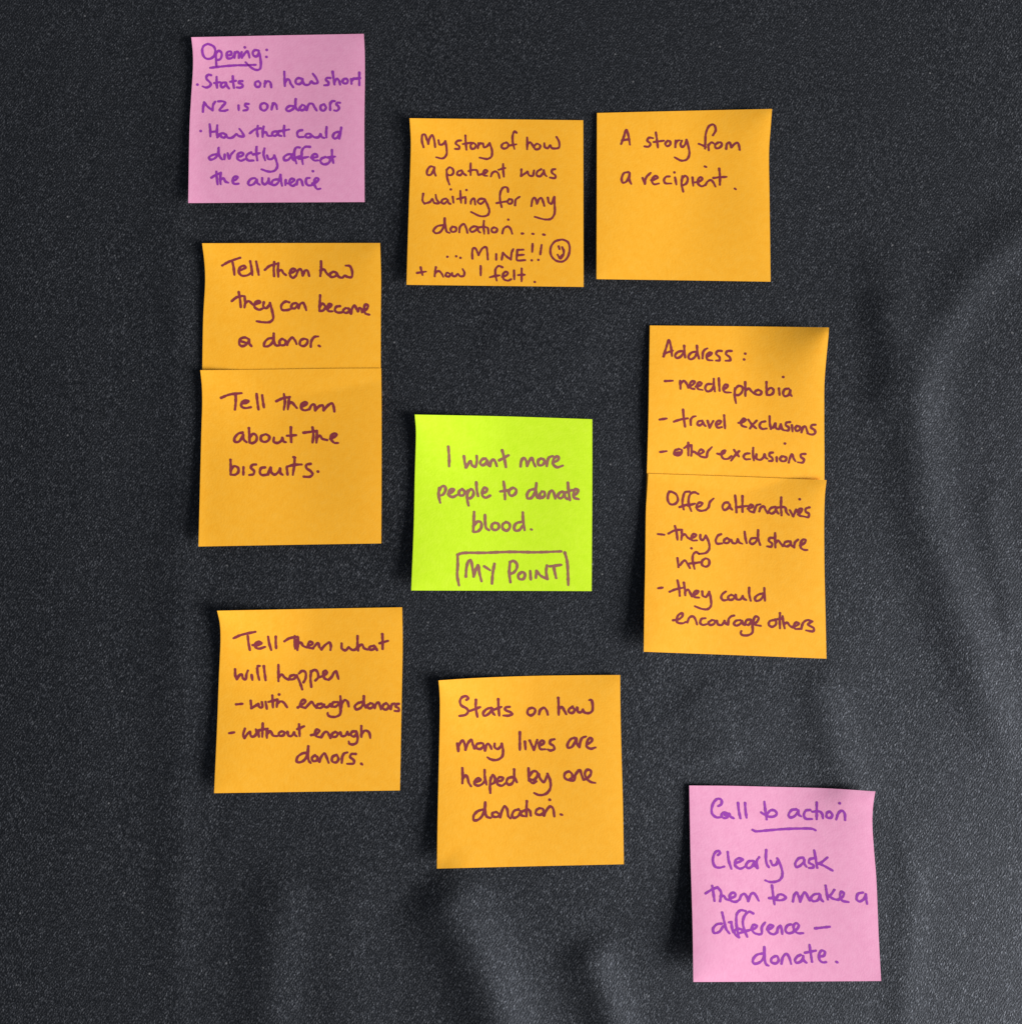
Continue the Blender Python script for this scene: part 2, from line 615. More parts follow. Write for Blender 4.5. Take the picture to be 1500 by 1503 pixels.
# ---- 1 pink, top left
sticky_note(
    Note('pink', [(280.8, 54), (400, 51.5), (534, 49)],
         [(534, 49), (535.3, 76), (535.5, 115), (534.8, 180), (535.1, 296)],
         [(276.3, 297.5), (400, 296.6), (535.1, 296)],
         [(280.8, 54), (283, 75.5), (283.4, 96), (280.5, 144.5), (278.5, 180), (276.3, 297.5)],
         (3.5, 1.0, 1.6, 0.5, 3.0, 1.6)),
    'pink sticky note at the top left headed "Opening" with an underline', G_PINK,
    [((270, 40), 10.8, [
        ('w', 'Opening:', '215 136,185 130,155 145,145 175,150 210,170 240,205 245,235 225,248 190,240 155,215 136,185 130;250 187,253 240,256 300;256 197,275 182,295 195,297 225,285 248,265 255;340 216,362 216,376 204,368 188,347 190,336 212,345 240,375 240,392 222;400 192,398 238;402 206,418 188,432 200,433 238;455 192,450 215,457 238;462 228,484 197,500 186,510 205,517 237;590 182,562 176,543 193,549 220,575 226,592 197,600 230,606 290,598 325,570 333,530 314,486 272;480 155;652 175;650 230'),
        ('u', '', '208 316,300 305,400 297,500 295,565 292'),
        ('b', '', '107 448'),
        ('w', 'Stats', '214 374,195 370,178 385,180 405,200 425,213 445,200 463,172 471,148 462;258 387,258 430,262 474;240 436,285 429;328 430,302 435,291 455,305 470,325 456,333 432;333 432,338 456,355 478;385 382,388 430,395 474;364 426,410 418;460 421,434 424,433 436,460 446,462 462,444 473,418 470'),
        ('w', 'on', '588 421,565 428,561 450,572 466,595 463,602 440,588 421;640 420,635 466;638 440,660 421,680 432,688 470'),
        ('w', 'how', '790 346,792 400,795 460;795 432,815 407,830 412,840 440,860 468;926 402,900 397,880 415,885 440,910 444,930 425,934 404;934 404,938 432,955 450,985 446,1004 422,1020 438,1052 434,1042 400,1015 362'),
        ('w', 'short', '1152 396,1127 396,1117 411,1137 430,1136 448,1105 454;1170 347,1178 400,1185 448;1185 427,1205 402,1220 415,1229 448;1262 402,1248 420,1258 438,1283 436,1290 415,1276 402,1262 402;1316 405,1319 443;1319 422,1335 402,1352 399;1380 354,1380 400,1380 453;1350 402,1388 397'),
        ('w', 'NZ', '150 662,153 620,160 588;160 588,188 622,226 650;226 650,232 605,247 582;270 580,308 580,326 592,303 620,282 650,315 655,345 647'),
        ('w', 'is', '430 612,432 650;510 600,486 601,482 616,502 630,500 645,470 652'),
        ('w', 'on', '632 592,606 605,605 638,630 653,655 635,655 606,632 592;700 595,690 645;694 622,710 596,725 606,733 642', 0.15),
        ('w', 'donors', '860 617,832 616,806 638,815 656,845 650,872 622,880 562;880 562,878 600,885 638,902 652;927 612,911 634,925 650,950 640,951 616,930 606;965 648,985 602,1010 598,1030 630,1045 653;1100 602,1077 616,1077 643,1100 654,1118 630,1104 603;1150 592,1151 648;1151 602,1165 580,1187 578;1228 591,1209 590,1200 603,1216 620,1220 638,1203 654,1183 651', 0.15)]),
     ((270, 170), 10.8, [
         ('b', '', '133 117'),
         ('w', 'How', '203 62,208 110,209 160;263 72,261 120,264 168;212 124,262 120;264 166,288 140,310 135,330 150,320 168,297 164,290 146;333 146,345 168,375 171,398 155,415 141,432 156,471 159,460 130,437 100', 0.08),
         ('w', 'that', '582 76,576 120,582 160;520 134,558 106,606 95;628 82,621 120,620 164;622 130,648 128,660 152,690 156;730 120,702 125,696 148,720 155,742 130;742 130,747 150,768 156;790 76,786 120,792 158;742 120,790 112,828 105', 0.4),
         ('w', 'could', '930 110,902 117,891 140,902 163,938 164;967 140,955 158,975 169,1000 160,996 141,970 138;1005 152,1030 167,1062 164,1075 141,1086 165,1105 172;1123 86,1120 130,1122 168;1216 122,1183 135,1173 163,1190 177,1214 160,1226 124;1238 90,1232 135,1222 176'),
         ('w', 'directly', '260 300,227 305,199 325,206 341,240 334,268 302,275 247;272 252,276 300,290 328,302 342;322 302,319 340;345 292,356 334,372 302,400 271;421 320,450 315,470 300,455 286,426 300,421 333,448 351,478 340;530 286,502 300,491 325,506 348,548 349;572 242,570 290,578 348;545 302,600 290;635 254,627 300,640 348;655 310,665 336,690 338,715 312;712 310,730 360,735 398,715 428,672 437,612 419', 0.08),
         ('w', 'affect', '855 301,817 301,787 325,791 346,820 344,845 316;848 312,856 338,870 350;912 247,887 246,871 270,871 320,886 373;862 336,915 315;992 242,957 241,932 265,927 310,936 378;905 336,980 320;1002 326,1030 325,1050 318,1044 301,1021 301,1006 326,1025 348,1058 348;1112 322,1082 335,1076 360,1096 378,1125 376,1148 356,1148 332;1165 266,1166 320,1176 368;1132 325,1190 318'),
         ('w', 'the', '256 437,260 490,266 538;218 484,245 466,292 446;292 444,286 490,290 535;290 500,313 490,327 514,350 524;380 511,408 500,422 481,405 474,386 494,386 523,405 534,430 531'),
         ('w', 'audience', '560 487,527 495,506 528,516 543,550 534,572 502;572 500,580 528,598 540;617 487,617 520,635 538,658 520,668 490;668 490,672 528,686 538;735 497,702 505,691 533,715 543,743 520,760 462;760 462,765 510,773 548;802 502,799 542;820 530,850 520,868 502,850 491,831 510,836 538,860 549,884 530;888 538,897 502,920 500,936 545;990 486,966 490,960 520,976 544,1010 544;1010 530,1040 520,1060 496,1041 486,1026 510,1031 548,1050 574,1075 570;1015 433')])])

# ---- 2 orange, story of how
sticky_note(
    Note('orange', [(601.2, 173), (730, 174.5), (856, 176)],
         [(856, 176), (856.2, 260), (856.3, 340), (856.6, 420.7)],
         [(596.7, 417.6), (730, 419.2), (856.6, 420.7)],
         [(601.2, 173), (603, 206.7), (602.5, 238), (600.3, 300), (598.4, 360), (596.7, 417.6)],
         (3.4, 0.5, 1.6, 1.0, 3.0, 1.4)),
    'orange sticky note with a hand-drawn smiley, starting "My story of how a patient"', G_ORANGE,
    [((590, 160), 9.8, [
        ('w', 'My', '171 298,158 250,163 200,180 198,196 235,208 272;208 272,222 220,240 203,255 245,262 298;288 242,297 278,322 274,343 250;342 250,352 310,350 358,322 386,270 377'),
        ('w', 'story', '465 245,436 249,424 270,450 290,450 310,418 311;500 206,502 260,508 318;480 273,545 262;556 265,540 285,550 311,575 304,580 277,560 263;602 266,598 308;602 285,618 266,632 272;638 268,648 300,670 290,690 266;690 266,708 320,705 370,675 390,612 380'),
        ('w', 'of', '825 262,797 269,783 293,800 309,830 300,836 272,822 260;901 184,887 172,873 200,871 250,885 312;838 286,900 275'),
        ('w', 'how', '985 221,986 270,985 315;985 278,1008 259,1024 275,1036 300;1060 271,1041 290,1050 314,1080 309,1088 285,1066 269;1120 266,1125 298,1148 305,1166 282,1178 304,1210 308,1236 300,1235 252,1216 217'),
        ('w', 'a', '256 456,226 449,200 480,200 513,225 516,245 487,256 458;256 460,256 495,266 522'),
        ('w', 'patient', '352 478,357 540,374 592;352 478,375 456,400 470,405 500,385 519,360 514;470 481,442 489,435 512,460 518,478 492;478 490,486 506,505 519;541 424,540 470,541 518;525 486,560 477,588 480,600 513;603 516,628 510,660 500,672 485,656 476,641 498,646 518,672 524;700 528,712 500,735 489,756 502,768 541;796 430,797 480,802 530;760 476,812 462'),
        ('w', 'was', '940 473,938 524;938 524,964 508,988 490;988 490,1000 518,1028 524,1040 480;1095 471,1066 489,1060 518,1085 528,1108 503,1116 480;1116 480,1124 512,1138 527;1206 470,1181 477,1181 500,1207 520,1205 541,1165 537'),
        ('w', 'waiting', '168 664,163 718,178 742;178 742,222 728,240 706,255 736,290 738,272 705,266 672;348 702,321 710,312 733,334 742,360 716;360 712,368 738,382 744;400 688,406 735;385 630;460 642,462 690,466 737;435 706,500 690;502 704,500 742;508 635;541 744,546 716,568 702,577 750;650 706,612 705,596 728,620 744,655 716;655 712,680 770,688 800,674 832,625 842,545 808'),
        ('w', 'for', '835 650,830 618,800 614,776 650,772 710,785 770;745 738,790 730,830 724;845 706,831 725,842 744,865 736,866 712,845 706;890 755,896 711,926 688'),
        ('w', 'my', '1018 762,1030 705,1046 697,1062 742;1062 742,1080 705,1097 697,1110 725,1120 760;1148 696,1156 733,1175 744,1196 692;1199 690,1201 750,1200 822,1175 860,1130 867,1045 846')]),
     ((590, 290), 9.8, [
         ('w', 'donation ...', '320 215,278 224,249 258,265 278,300 270,328 228,335 160;338 160,342 220,355 268,375 276;400 226,383 245,395 268,425 260,426 236,402 226;452 272,458 228,488 206,505 235,516 276;590 226,562 226,536 248,546 268,575 260,598 232;598 232,602 262,616 273;645 182,643 230,648 284;610 232,650 229,675 238,681 280;725 232,706 245,712 269,740 269,750 246,728 231;790 280,803 240,835 226,855 245,868 283;837 172;944 281,955 281;1026 283,1036 284;1112 289,1124 291'),
         ('p', '...', '358 464;427 460;461 472'),
         ('w', 'MINE!!', '555 478,553 430,562 396,578 398,603 450;603 450,635 396,662 388,672 430,676 485;742 442,742 487;785 487,795 432;795 432,822 460,858 486;858 486,864 430,877 402;955 408,908 410;908 410,905 450,906 490,970 490;908 452,960 448;1028 362,1025 426;1021 492;1099 370,1088 446;1073 488'),
         ('s', '', '1256 328,1205 343,1171 390,1173 450,1210 493,1265 501,1302 470,1320 400,1305 348,1256 328,1235 332;1233 382,1240 404;1260 388,1273 418,1272 440;1225 448,1246 478,1270 450;1242 470,1268 446'),
         ('w', '+', '148 547,155 580,163 608;120 591,190 580'),
         ('w', 'how', '268 546,262 580,258 618;262 592,288 576,310 592,326 622;352 590,345 612,370 620,380 602,360 588;395 592,398 610,418 618,442 600,456 616,486 614,492 590,478 560'),
         ('w', 'I', '620 536,620 612'),
         ('w', 'felt.', '790 546,762 536,738 560,735 600,746 652;692 625,730 616,770 610;790 622,820 611,835 592,817 581,795 604,800 638,835 652,860 640;882 572,884 642;942 556,942 610,941 658;914 608,965 605;1045 662')])])

# ---- 3 orange, story from a recipient
sticky_note(
    Note('orange', [(876.2, 165.3), (1000, 162.3), (1133.2, 159.3)],
         [(1133.2, 159.3), (1131, 187), (1128.7, 221), (1129.4, 290), (1130.2, 350), (1131, 413)],
         [(875.5, 409.3), (1000, 411), (1131, 413)],
         [(876.2, 165.3), (875.9, 280), (875.5, 409.3)],
         (0.9, 3.2, 1.8, 1.0, 3.4, 1.8)),
    'orange sticky note reading "A story from a recipient", with its lower half empty', G_ORANGE,
    [((870, 150), 10.2, [
        ('w', 'A', '224 327,245 270,265 213,280 255,293 332;232 298,290 288'),
        ('w', 'story', '474 280,443 277,430 299,455 325,441 347,408 345;497 236,505 290,513 354;480 311,560 300;590 301,571 324,585 344,610 330,608 306,588 299;652 298,650 352;652 322,666 302,684 296;702 300,691 328,702 350,722 338,736 298;738 293,756 360,760 408,740 448,697 457,645 431'),
        ('w', 'from', '946 258,968 215,952 174,917 184,891 240,886 310,884 364;835 325,868 338,890 350;913 375,908 330;910 338,935 313,952 322;988 314,963 334,971 360,1000 354,1016 330,1006 314,988 314;1050 364,1056 326,1075 313,1090 352;1090 352,1116 326,1140 316,1151 340,1156 372'),
        ('w', 'a', '282 548,247 555,228 598,236 630,262 624,286 582,292 552;292 555,289 608,303 640'),
        ('w', 'recipient.', '393 594,411 640;411 640,421 590,456 553;461 612,487 605,512 590,500 577,476 590,466 618,482 643,520 637;605 581,577 585,561 610,571 634,618 637;648 590,658 645;643 550;706 580,699 640,712 702;706 592,730 576,748 600,735 638,702 654;785 590,791 656;808 628,840 620,862 602,850 586,831 602,829 638,855 659,884 650;886 650,906 620,930 610,946 625,966 662;995 520,1001 580,1000 648;950 594,1000 588,1052 585;882 503,893 507;1118 677,1126 683')])])

# ---- 4 orange, become a donor (lower end under the next one)
DONOR_NOTE = Note('orange', [(296.7, 356.7), (430, 356.4), (557.9, 356.3)],
         [(557.9, 356.3), (559.3, 406), (558.9, 462), (558.8, 540), (558.3, 611)],
         [(296.2, 613.5), (430, 612.5), (558.3, 611)],
         [(296.7, 356.7), (300.3, 387), (301.2, 411.6), (298.4, 465.7), (297.0, 540), (296.2, 613.5)],
         (3.0, 2.2, 0.0, 0.0, 0.0, 1.5))
sticky_note(
    DONOR_NOTE,
    'orange sticky note reading "Tell them how they can become a donor", its lower end covered', G_ORANGE,
    [((290, 350), 11.4, [
        ('w', 'Tell', '195 211,250 180,336 150;274 176,285 230,291 285;325 252,357 240,378 226,365 213,336 225,325 258,345 289,390 289,425 268;415 178,425 230,432 287;462 180,472 230,482 285'),
        ('w', 'them', '604 184,600 240,603 295;530 246,565 216,628 196;637 192,633 240,636 300;636 256,660 246,675 270,695 286;725 272,755 262,770 246,750 236,731 255,729 288,750 309,775 292;777 288,795 246,813 242,828 290;828 290,846 252,864 250,879 294'),
        ('w', 'how', '972 178,972 240,966 295;968 252,994 241,1015 270,1036 291;1066 260,1041 280,1051 301,1085 295,1095 272,1070 259;1096 274,1112 300,1140 307,1158 291,1182 302,1212 302,1216 255,1198 216,1166 212'),
        ('w', 'they', '325 421,335 480,341 539;270 491,310 461,358 450;370 455,375 500,370 542;376 510,402 491,434 517;440 520,475 511,494 500,480 490,456 500,450 538,485 559,520 546;522 500,518 533,540 548,573 510;570 505,590 580,595 630,570 655,520 658,466 650', 0.12),
        ('w', 'can', '722 501,692 495,660 525,665 559,706 562,738 552;776 506,747 515,739 543,765 549,786 522;786 515,796 548;796 548,808 515,830 505,845 530,856 564', 0.15),
        ('w', 'become', '965 446,962 510,959 566;962 532,984 511,1005 535,990 564,961 570;1015 551,1044 536,1054 517,1036 513,1021 540,1031 569,1062 572;1120 531,1092 536,1081 564,1101 581,1138 580;1166 546,1146 564,1161 584,1190 575,1191 552,1166 546;1207 590,1216 552,1235 524,1250 550,1262 572;1262 572,1275 546,1290 552,1294 580;1296 572,1330 556,1341 526,1322 517,1311 548,1321 589,1350 598')]),
     ((290, 480), 11.4, [
        ('w', 'a', '397 91,372 81,336 95,329 129,345 149,380 140,406 102;406 96,409 130,425 150;345 112,385 124'),
        ('w', 'donor.', '595 86,557 91,526 125,526 149,555 150,590 120,600 50;600 50,602 100,614 141,642 146;666 91,646 110,651 139,685 140,695 112,668 91;706 141,721 105,745 82,766 102,780 133;836 91,811 105,806 138,835 149,860 130,866 102,838 90;891 155,896 110,920 77,950 73;954 146,963 151', 0.1)])])

# ---- 5 orange, about the biscuits
sticky_note(
    Note('orange', [(294.0, 543.2), (400, 542), (480, 540.8), (559.5, 540.3)],
         [(559.5, 540.3), (560.0, 600), (560.0, 700), (559.6, 797.6)],
         [(291.4, 802.2), (420, 799.8), (559.6, 797.6)],
         [(294.0, 543.2), (296.3, 566), (297, 592), (296, 622), (294.6, 675), (291.4, 802.2)],
         (3.2, 0.8, 1.6, 0.6, 3.6, 1.8), base=0.6, under=DONOR_NOTE),
    'orange sticky note reading "Tell them about the biscuits", overlapping the note above it', G_ORANGE,
    [((290, 480), 11.8, [
        ('w', 'Tell', '187 556,250 531,348 519;300 524,301 590,295 648;347 600,385 595,401 582,380 576,352 590,346 624,375 637,420 630;465 526,472 590,480 648;509 536,516 590,523 631'),
        ('w', 'them', '680 526,688 590,679 650;620 583,670 560,727 549;722 551,716 600,711 648;713 611,740 591,760 611,782 637;820 626,850 611,862 597,846 589,821 605,816 638,841 655,880 646;880 646,901 611,920 611,926 655;926 655,960 621,985 616,992 655;992 655,1032 611,1060 600,1072 630,1077 664')]),
     ((290, 600), 11.8, [
        ('w', 'about', '356 186,322 195,291 234,296 261,330 255,358 208;360 204,366 245,386 262;405 152,408 210,411 266;411 222,440 196,465 215,460 254,426 271,411 266;531 201,502 215,501 248,530 261,560 245,565 217,538 199;602 226,600 258,625 269,655 255,668 230;668 230,677 256,696 263;735 146,735 200,738 262;705 212,775 207', 0.1),
        ('w', 'the', '905 146,912 205,905 265;835 188,890 181,940 174;940 172,938 220,936 266;939 226,965 211,981 235,1020 246;1045 236,1076 221,1095 202,1076 193,1051 215,1056 248,1081 269,1105 268'),
        ('w', 'biscuits.', '260 401,262 460,261 518;262 482,290 451,320 465,320 500,295 519,263 518;362 460,361 518;461 438,432 441,421 464,446 490,440 514,408 521;531 461,502 466,491 500,506 521,553 517;555 515,576 462,582 500,605 518,634 500,650 470;650 470,654 506,671 520;702 462,709 518;755 380,768 384;765 384,762 440,750 520;705 455,760 441,820 438;890 433,857 441,857 466,890 490,905 515,885 534,836 534;948 494')])])

# ---- 6 orange, Address (lower end under the next one)
ADDRESS_NOTE = Note('orange', [(953.8, 477.5), (1080, 478.6), (1216.8, 480.4)],
         [(1216.8, 480.4), (1215.5, 497), (1212.2, 531.6), (1210, 562), (1209.7, 610), (1209.9, 703), (1209.0, 736)],
         [(948.3, 731), (1080, 733.5), (1209.0, 736)],
         [(953.8, 477.5), (952.8, 540), (951.8, 610), (950.2, 670), (948.3, 731)],
         (1.0, 7.5, 0.0, 0.0, 0.0, 2.4))
sticky_note(
    ADDRESS_NOTE,
    'orange sticky note headed "Address" with its dark top right corner curling up', G_ORANGE,
    [((945, 470), 10.6, [
        ('w', 'Address:', '156 284,175 220,198 156,214 210,222 282;160 262,228 238;300 241,267 250,246 278,262 297,295 281,316 242;318 200,320 250,326 292;406 246,372 256,351 288,366 307,400 291,418 252;418 200,422 250,435 301;462 300,467 250,480 231,500 220;495 286,525 271,535 256,516 253,496 275,501 308,540 316;612 241,582 241,569 264,596 290,595 314,568 317;690 241,657 243,646 265,676 290,680 314,644 318;798 262;789 308'),
        ('d', '', '168 478,228 475'),
        ('w', 'needlephobia', '286 476,289 540;289 502,315 476,335 495,350 532;360 521,390 502,400 482,381 479,363 500,369 533,397 540;410 521,445 511,455 497,440 486,421 505,426 538,462 548;531 501,497 505,483 538,501 559,530 550,550 512;551 460,551 510,559 560;590 455,596 555;630 541,655 526,660 507,641 506,626 535,636 563,686 568;718 532,715 590,725 652;716 547,745 516,775 526,772 564,745 588,714 584;798 486,798 540,799 595;799 556,825 536,845 556,872 580;902 546,876 560,881 581,915 585,926 562,902 546;965 486,965 540,968 588;968 552,1000 531,1020 546,1015 575,986 589,968 582;1063 536,1068 588;1097 446;1140 536,1107 545,1096 578,1111 598,1140 586,1152 552;1152 552,1152 580,1163 596')]),
     ((945, 580), 10.6, [
        ('d', '', '125 192,180 183'),
        ('w', 'travel', '309 113,315 180,325 248;237 208,290 191,346 182;370 234,370 192,386 171,408 165;460 201,432 205,421 228,441 238,466 215;466 212,472 228,486 243;502 202,518 256;518 256,536 221,547 202;570 236,600 221,606 206,586 201,566 229,581 255,614 251;632 158,635 210,639 262', 0.1),
        ('w', 'exclusions', '745 218,780 211,800 192,786 183,766 205,771 238,807 251;822 192,852 232,884 261;888 200,857 232,835 262;955 206,922 215,911 244,931 265,967 262;990 166,991 220,1000 266;1018 255,1035 222,1040 258,1062 267,1078 228;1078 228,1088 265,1102 276;1150 211,1122 216,1117 235,1141 255,1137 277,1105 276;1165 236,1170 286;1205 241,1191 260,1201 281,1225 272,1226 248,1205 241;1240 292,1255 251,1270 246,1288 292;1350 232,1321 236,1317 256,1345 276,1347 300,1320 310,1288 300'),
        ('d', '', '130 447,180 440'),
        ('w', 'other', '276 425,247 434,239 463,265 474,294 460,298 432,275 421;250 455,285 448;350 373,350 420,350 475;318 416,345 399,376 392;374 400,377 440,373 476;377 446,400 446,416 461;425 466,456 456,470 441,451 427,431 450,441 478,470 488;470 488,492 488,503 445,536 408', 0.12),
        ('w', 'exclusions', '578 460,610 465,635 451,641 436,621 440,611 470,626 498,662 500,690 478;710 430,730 460,748 482;750 440,716 476,686 516;832 458,800 462,785 484,799 503,836 503;861 414,859 460,866 513;886 466,886 498,915 509,940 491,950 466;950 466,957 490,972 501;1015 451,992 456,987 475,1011 495,1010 515,985 518;1045 488,1046 521;1110 380;1087 481,1071 500,1086 519,1115 515,1121 492,1095 480;1140 530,1151 490,1165 466,1180 500,1193 520;1270 462,1237 466,1236 486,1260 506,1250 530,1212 528')])])

# ---- 7 orange, Offer alternatives
sticky_note(
    Note('orange', [(951.5, 695.2), (1080, 699.4), (1213.2, 704.6)],
         [(1213.2, 704.6), (1210.9, 724), (1209.7, 756), (1210, 830), (1211.5, 900), (1213, 967)],
         [(944.8, 956.8), (1080, 961.8), (1213, 967)],
         [(951.5, 695.2), (949.5, 725), (948.2, 745), (947, 830), (945.8, 890), (944.8, 956.8)],
         (1.0, 2.6, 2.4, 1.0, 3.8, 2.2), base=0.6, under=ADDRESS_NOTE),
    'orange sticky note starting "Offer alternatives", lying over the Address note', G_ORANGE,
    [((940, 700), 10.6, [
        ('w', 'Offer', '245 117,222 126,215 180,235 214,270 214,295 186,282 138,245 117,225 113;386 116,352 120,336 160,331 210,341 257;308 238,375 215;455 134,427 121,397 131,381 165,381 215,401 270;372 226,430 210;440 240,476 226,486 207,466 201,446 220,446 253,475 267,512 262;512 262,536 240,546 200,576 170'),
        ('w', 'alternatives', '690 201,662 205,646 238,661 261,690 246,702 217;702 217,706 240,722 258;745 146,752 210,756 279;803 151,803 210,803 276;753 240,800 234,845 228;845 251,875 241,886 227,869 219,851 240,859 268,893 279;893 279,906 240,918 222,944 216;935 273,947 242,970 232,985 260,1001 287;1060 236,1027 246,1011 273,1031 289,1060 271,1068 242;1068 242,1072 270,1086 290;1108 161,1106 230,1110 303;1075 242,1110 238,1138 240,1150 280,1168 300;1176 262,1202 311;1202 311,1216 280,1226 256;1240 296,1264 272,1271 252,1251 251,1241 275,1251 303,1281 311;1330 240,1302 250,1301 274,1325 290,1320 317,1288 312;1253 176'),
        ('d', '', '138 450,188 455'),
        ('w', 'they', '272 386,285 440,292 495;222 446,270 421,327 415;325 420,326 460,322 496;326 466,350 451,370 475,392 491;400 481,430 471,438 457,421 449,403 470,406 498,445 500;472 456,472 484,490 499,515 461;515 461,540 520,541 568,515 598,460 606'),
        ('w', 'could', '635 451,612 461,593 498,601 524,642 524;682 481,661 495,660 517,690 519,701 497,682 481;715 497,727 520,753 521,766 491;766 491,778 516,801 526;820 431,826 480,836 522;906 481,872 486,861 513,876 529,905 515,922 482;926 420,926 480,942 535', 0.1),
        ('w', 'share', '1046 481,1017 481,1011 504,1036 525,1030 549,998 547;1060 441,1060 500,1062 556;1062 521,1085 501,1101 520,1120 546;1165 506,1137 515,1131 538,1155 548,1180 531;1180 508,1186 535,1202 551;1210 556,1216 516,1241 493;1256 541,1290 521,1300 497,1281 493,1261 520,1263 558,1286 574,1312 575'),
        ('w', 'info', '292 640,300 711;402 562;314 694,328 674,350 657,370 682,390 718;462 606,437 592,416 611,411 650,426 725;385 682,430 678,480 670;512 641,487 660,486 693,515 707,540 690,538 652,511 640', 0.1)]),
     ((940, 830), 10.6, [
        ('d', '', '140 180,175 175'),
        ('w', 'they', '292 118,305 180,310 240;230 208,270 191,337 175;342 136,350 190,353 236;353 206,375 191,391 215,405 246;415 236,445 221,455 202,439 199,419 220,426 248,462 254;487 206,491 238,515 249,540 211;542 206,555 270,555 318,530 344,490 344,430 322'),
        ('w', 'could', '672 206,647 225,636 253,651 274,682 272;717 231,692 245,696 269,725 269,740 247,716 229;750 232,757 265,785 269,805 240;805 240,813 262,832 272;856 176,856 225,868 278;966 221,927 231,901 259,911 279,945 270,970 232;975 178,976 230,980 278'),
        ('w', 'encourage', '258 432,300 425,330 401,331 377,306 385,286 419,291 448,332 456,358 445;370 450,386 411,415 401,435 430,446 465;511 416,482 421,471 453,491 469,522 463;562 431,537 450,546 469,580 460,586 437,562 429;602 436,611 464,640 469,662 436;662 436,668 455,687 468;690 466,696 421,716 401,737 395;786 431,752 436,736 459,751 474,780 465,800 437;800 437,806 460,822 471;866 426,837 431,826 458,850 469,870 442;870 430,883 490,880 530,850 549,802 548,789 531,795 516;895 461,920 441,930 412,906 402,891 430,896 463,946 476'),
        ('w', 'others', '1047 431,1017 440,1011 468,1036 484,1065 466,1066 438,1041 429;1098 376,1096 435,1098 496;1060 426,1114 420;1118 400,1125 450,1135 496;1130 462,1155 451,1175 475,1197 491;1200 481,1235 471,1246 457,1226 449,1209 470,1216 498,1252 500;1265 500,1281 451,1312 431,1351 441;1351 441,1320 466,1364 495,1360 518,1303 512')])])

# ---- 8 lime
sticky_note(
    Note('lime', [(608.8, 608.4), (740, 611), (869.3, 615.2)],
         [(869.3, 615.2), (869.3, 700), (868.9, 780), (868.4, 867.7)],
         [(603.6, 866.8), (740, 867.2), (868.4, 867.7)],
         [(608.8, 608.4), (610.5, 630), (610.4, 650), (609, 695.3), (607.5, 768), (603.6, 866.8)],
         (4.4, 0.6, 2.4, 0.8, 3.6, 1.4)),
    'lime green sticky note in the middle with MY POINT framed in pen at its bottom', "lime sticky notes on the black cloth",
    [((600, 630), 12.4, [
        ('w', 'I', '312 138,318 220,318 292'),
        ('w', 'want', '435 212,441 260,451 300;451 300,487 252,500 285,524 294,536 255,535 210;606 231,582 235,563 263,576 284,600 275,618 247;618 247,623 280,640 291;640 291,650 250,670 240,686 268,693 290;735 166,750 220,765 298;712 245,785 205'),
        ('w', 'more', '880 293,886 250,905 226,925 250,931 290;931 290,951 246,970 226,981 260,996 292;1041 229,1019 246,1021 279,1045 284,1068 260,1060 237,1041 229;1086 290,1091 250,1106 221,1135 211;1135 256,1165 250,1181 227,1166 213,1141 235,1136 273,1165 299,1212 286'),
        ('w', 'people', '240 462,236 520,248 578;240 482,261 451,284 450,290 480,270 514,236 525;310 511,340 496,355 477,336 471,316 490,316 518,345 534,382 516;421 471,397 490,401 519,430 519,440 492,421 469;466 482,459 540,471 600;468 492,490 471,510 490,505 524,480 544,461 536;532 418,535 470,546 526;580 501,610 491,616 467,596 461,579 490,581 523,606 539,641 522'),
        ('w', 'to', '747 413,755 480,758 550;720 490,790 480;821 459,792 480,789 508,810 524,840 505,845 477,821 457'),
        ('w', 'donate', '986 471,952 481,931 513,936 544,965 540,990 502,1005 425;1005 425,1001 480,1011 534,1031 546;1047 491,1031 514,1045 539,1070 521,1065 492,1046 489;1095 541,1106 501,1125 482,1141 500,1153 546;1211 491,1187 501,1173 528,1191 544,1215 530,1226 497;1226 497,1232 535,1247 550;1252 421,1258 490,1268 558;1225 502,1288 478;1300 521,1325 501,1330 477,1311 471,1299 500,1301 538,1336 550')]),
     ((600, 740), 12.4, [
        ('w', 'blood.', '515 62,512 130,508 215;509 172,545 136,570 146,570 185,545 214,511 220;600 86,602 150,611 190,631 204;681 146,657 160,656 193,685 204,710 185,705 157,681 146;766 141,740 160,741 193,770 209,795 185,790 152,766 141;881 141,847 151,829 184,841 209,870 204,896 172;898 66,900 130,912 205;964 199,970 201'),
        ('x', '', '385 400,386 480,382 560,396 640;385 398,420 386,600 383,800 376,1000 379,1200 372;1228 382,1246 450,1253 560,1255 638'),
        ('w', 'MY', '450 570,455 500,470 450,486 441,500 490,511 570;511 570,530 511,546 480,556 540,573 607;595 490,640 520;675 470,662 540,655 625'),
        ('w', 'POINT', '797 456,791 540,800 615;797 458,822 446,850 470,850 505,825 539,795 551;886 536,862 560,871 589,900 590,915 562,905 537,884 535;956 526,960 592;1000 580,1006 526;1006 526,1040 565,1090 588;1090 588,1081 530,1088 483;1110 490,1200 478;1140 490,1150 540,1160 582')])])

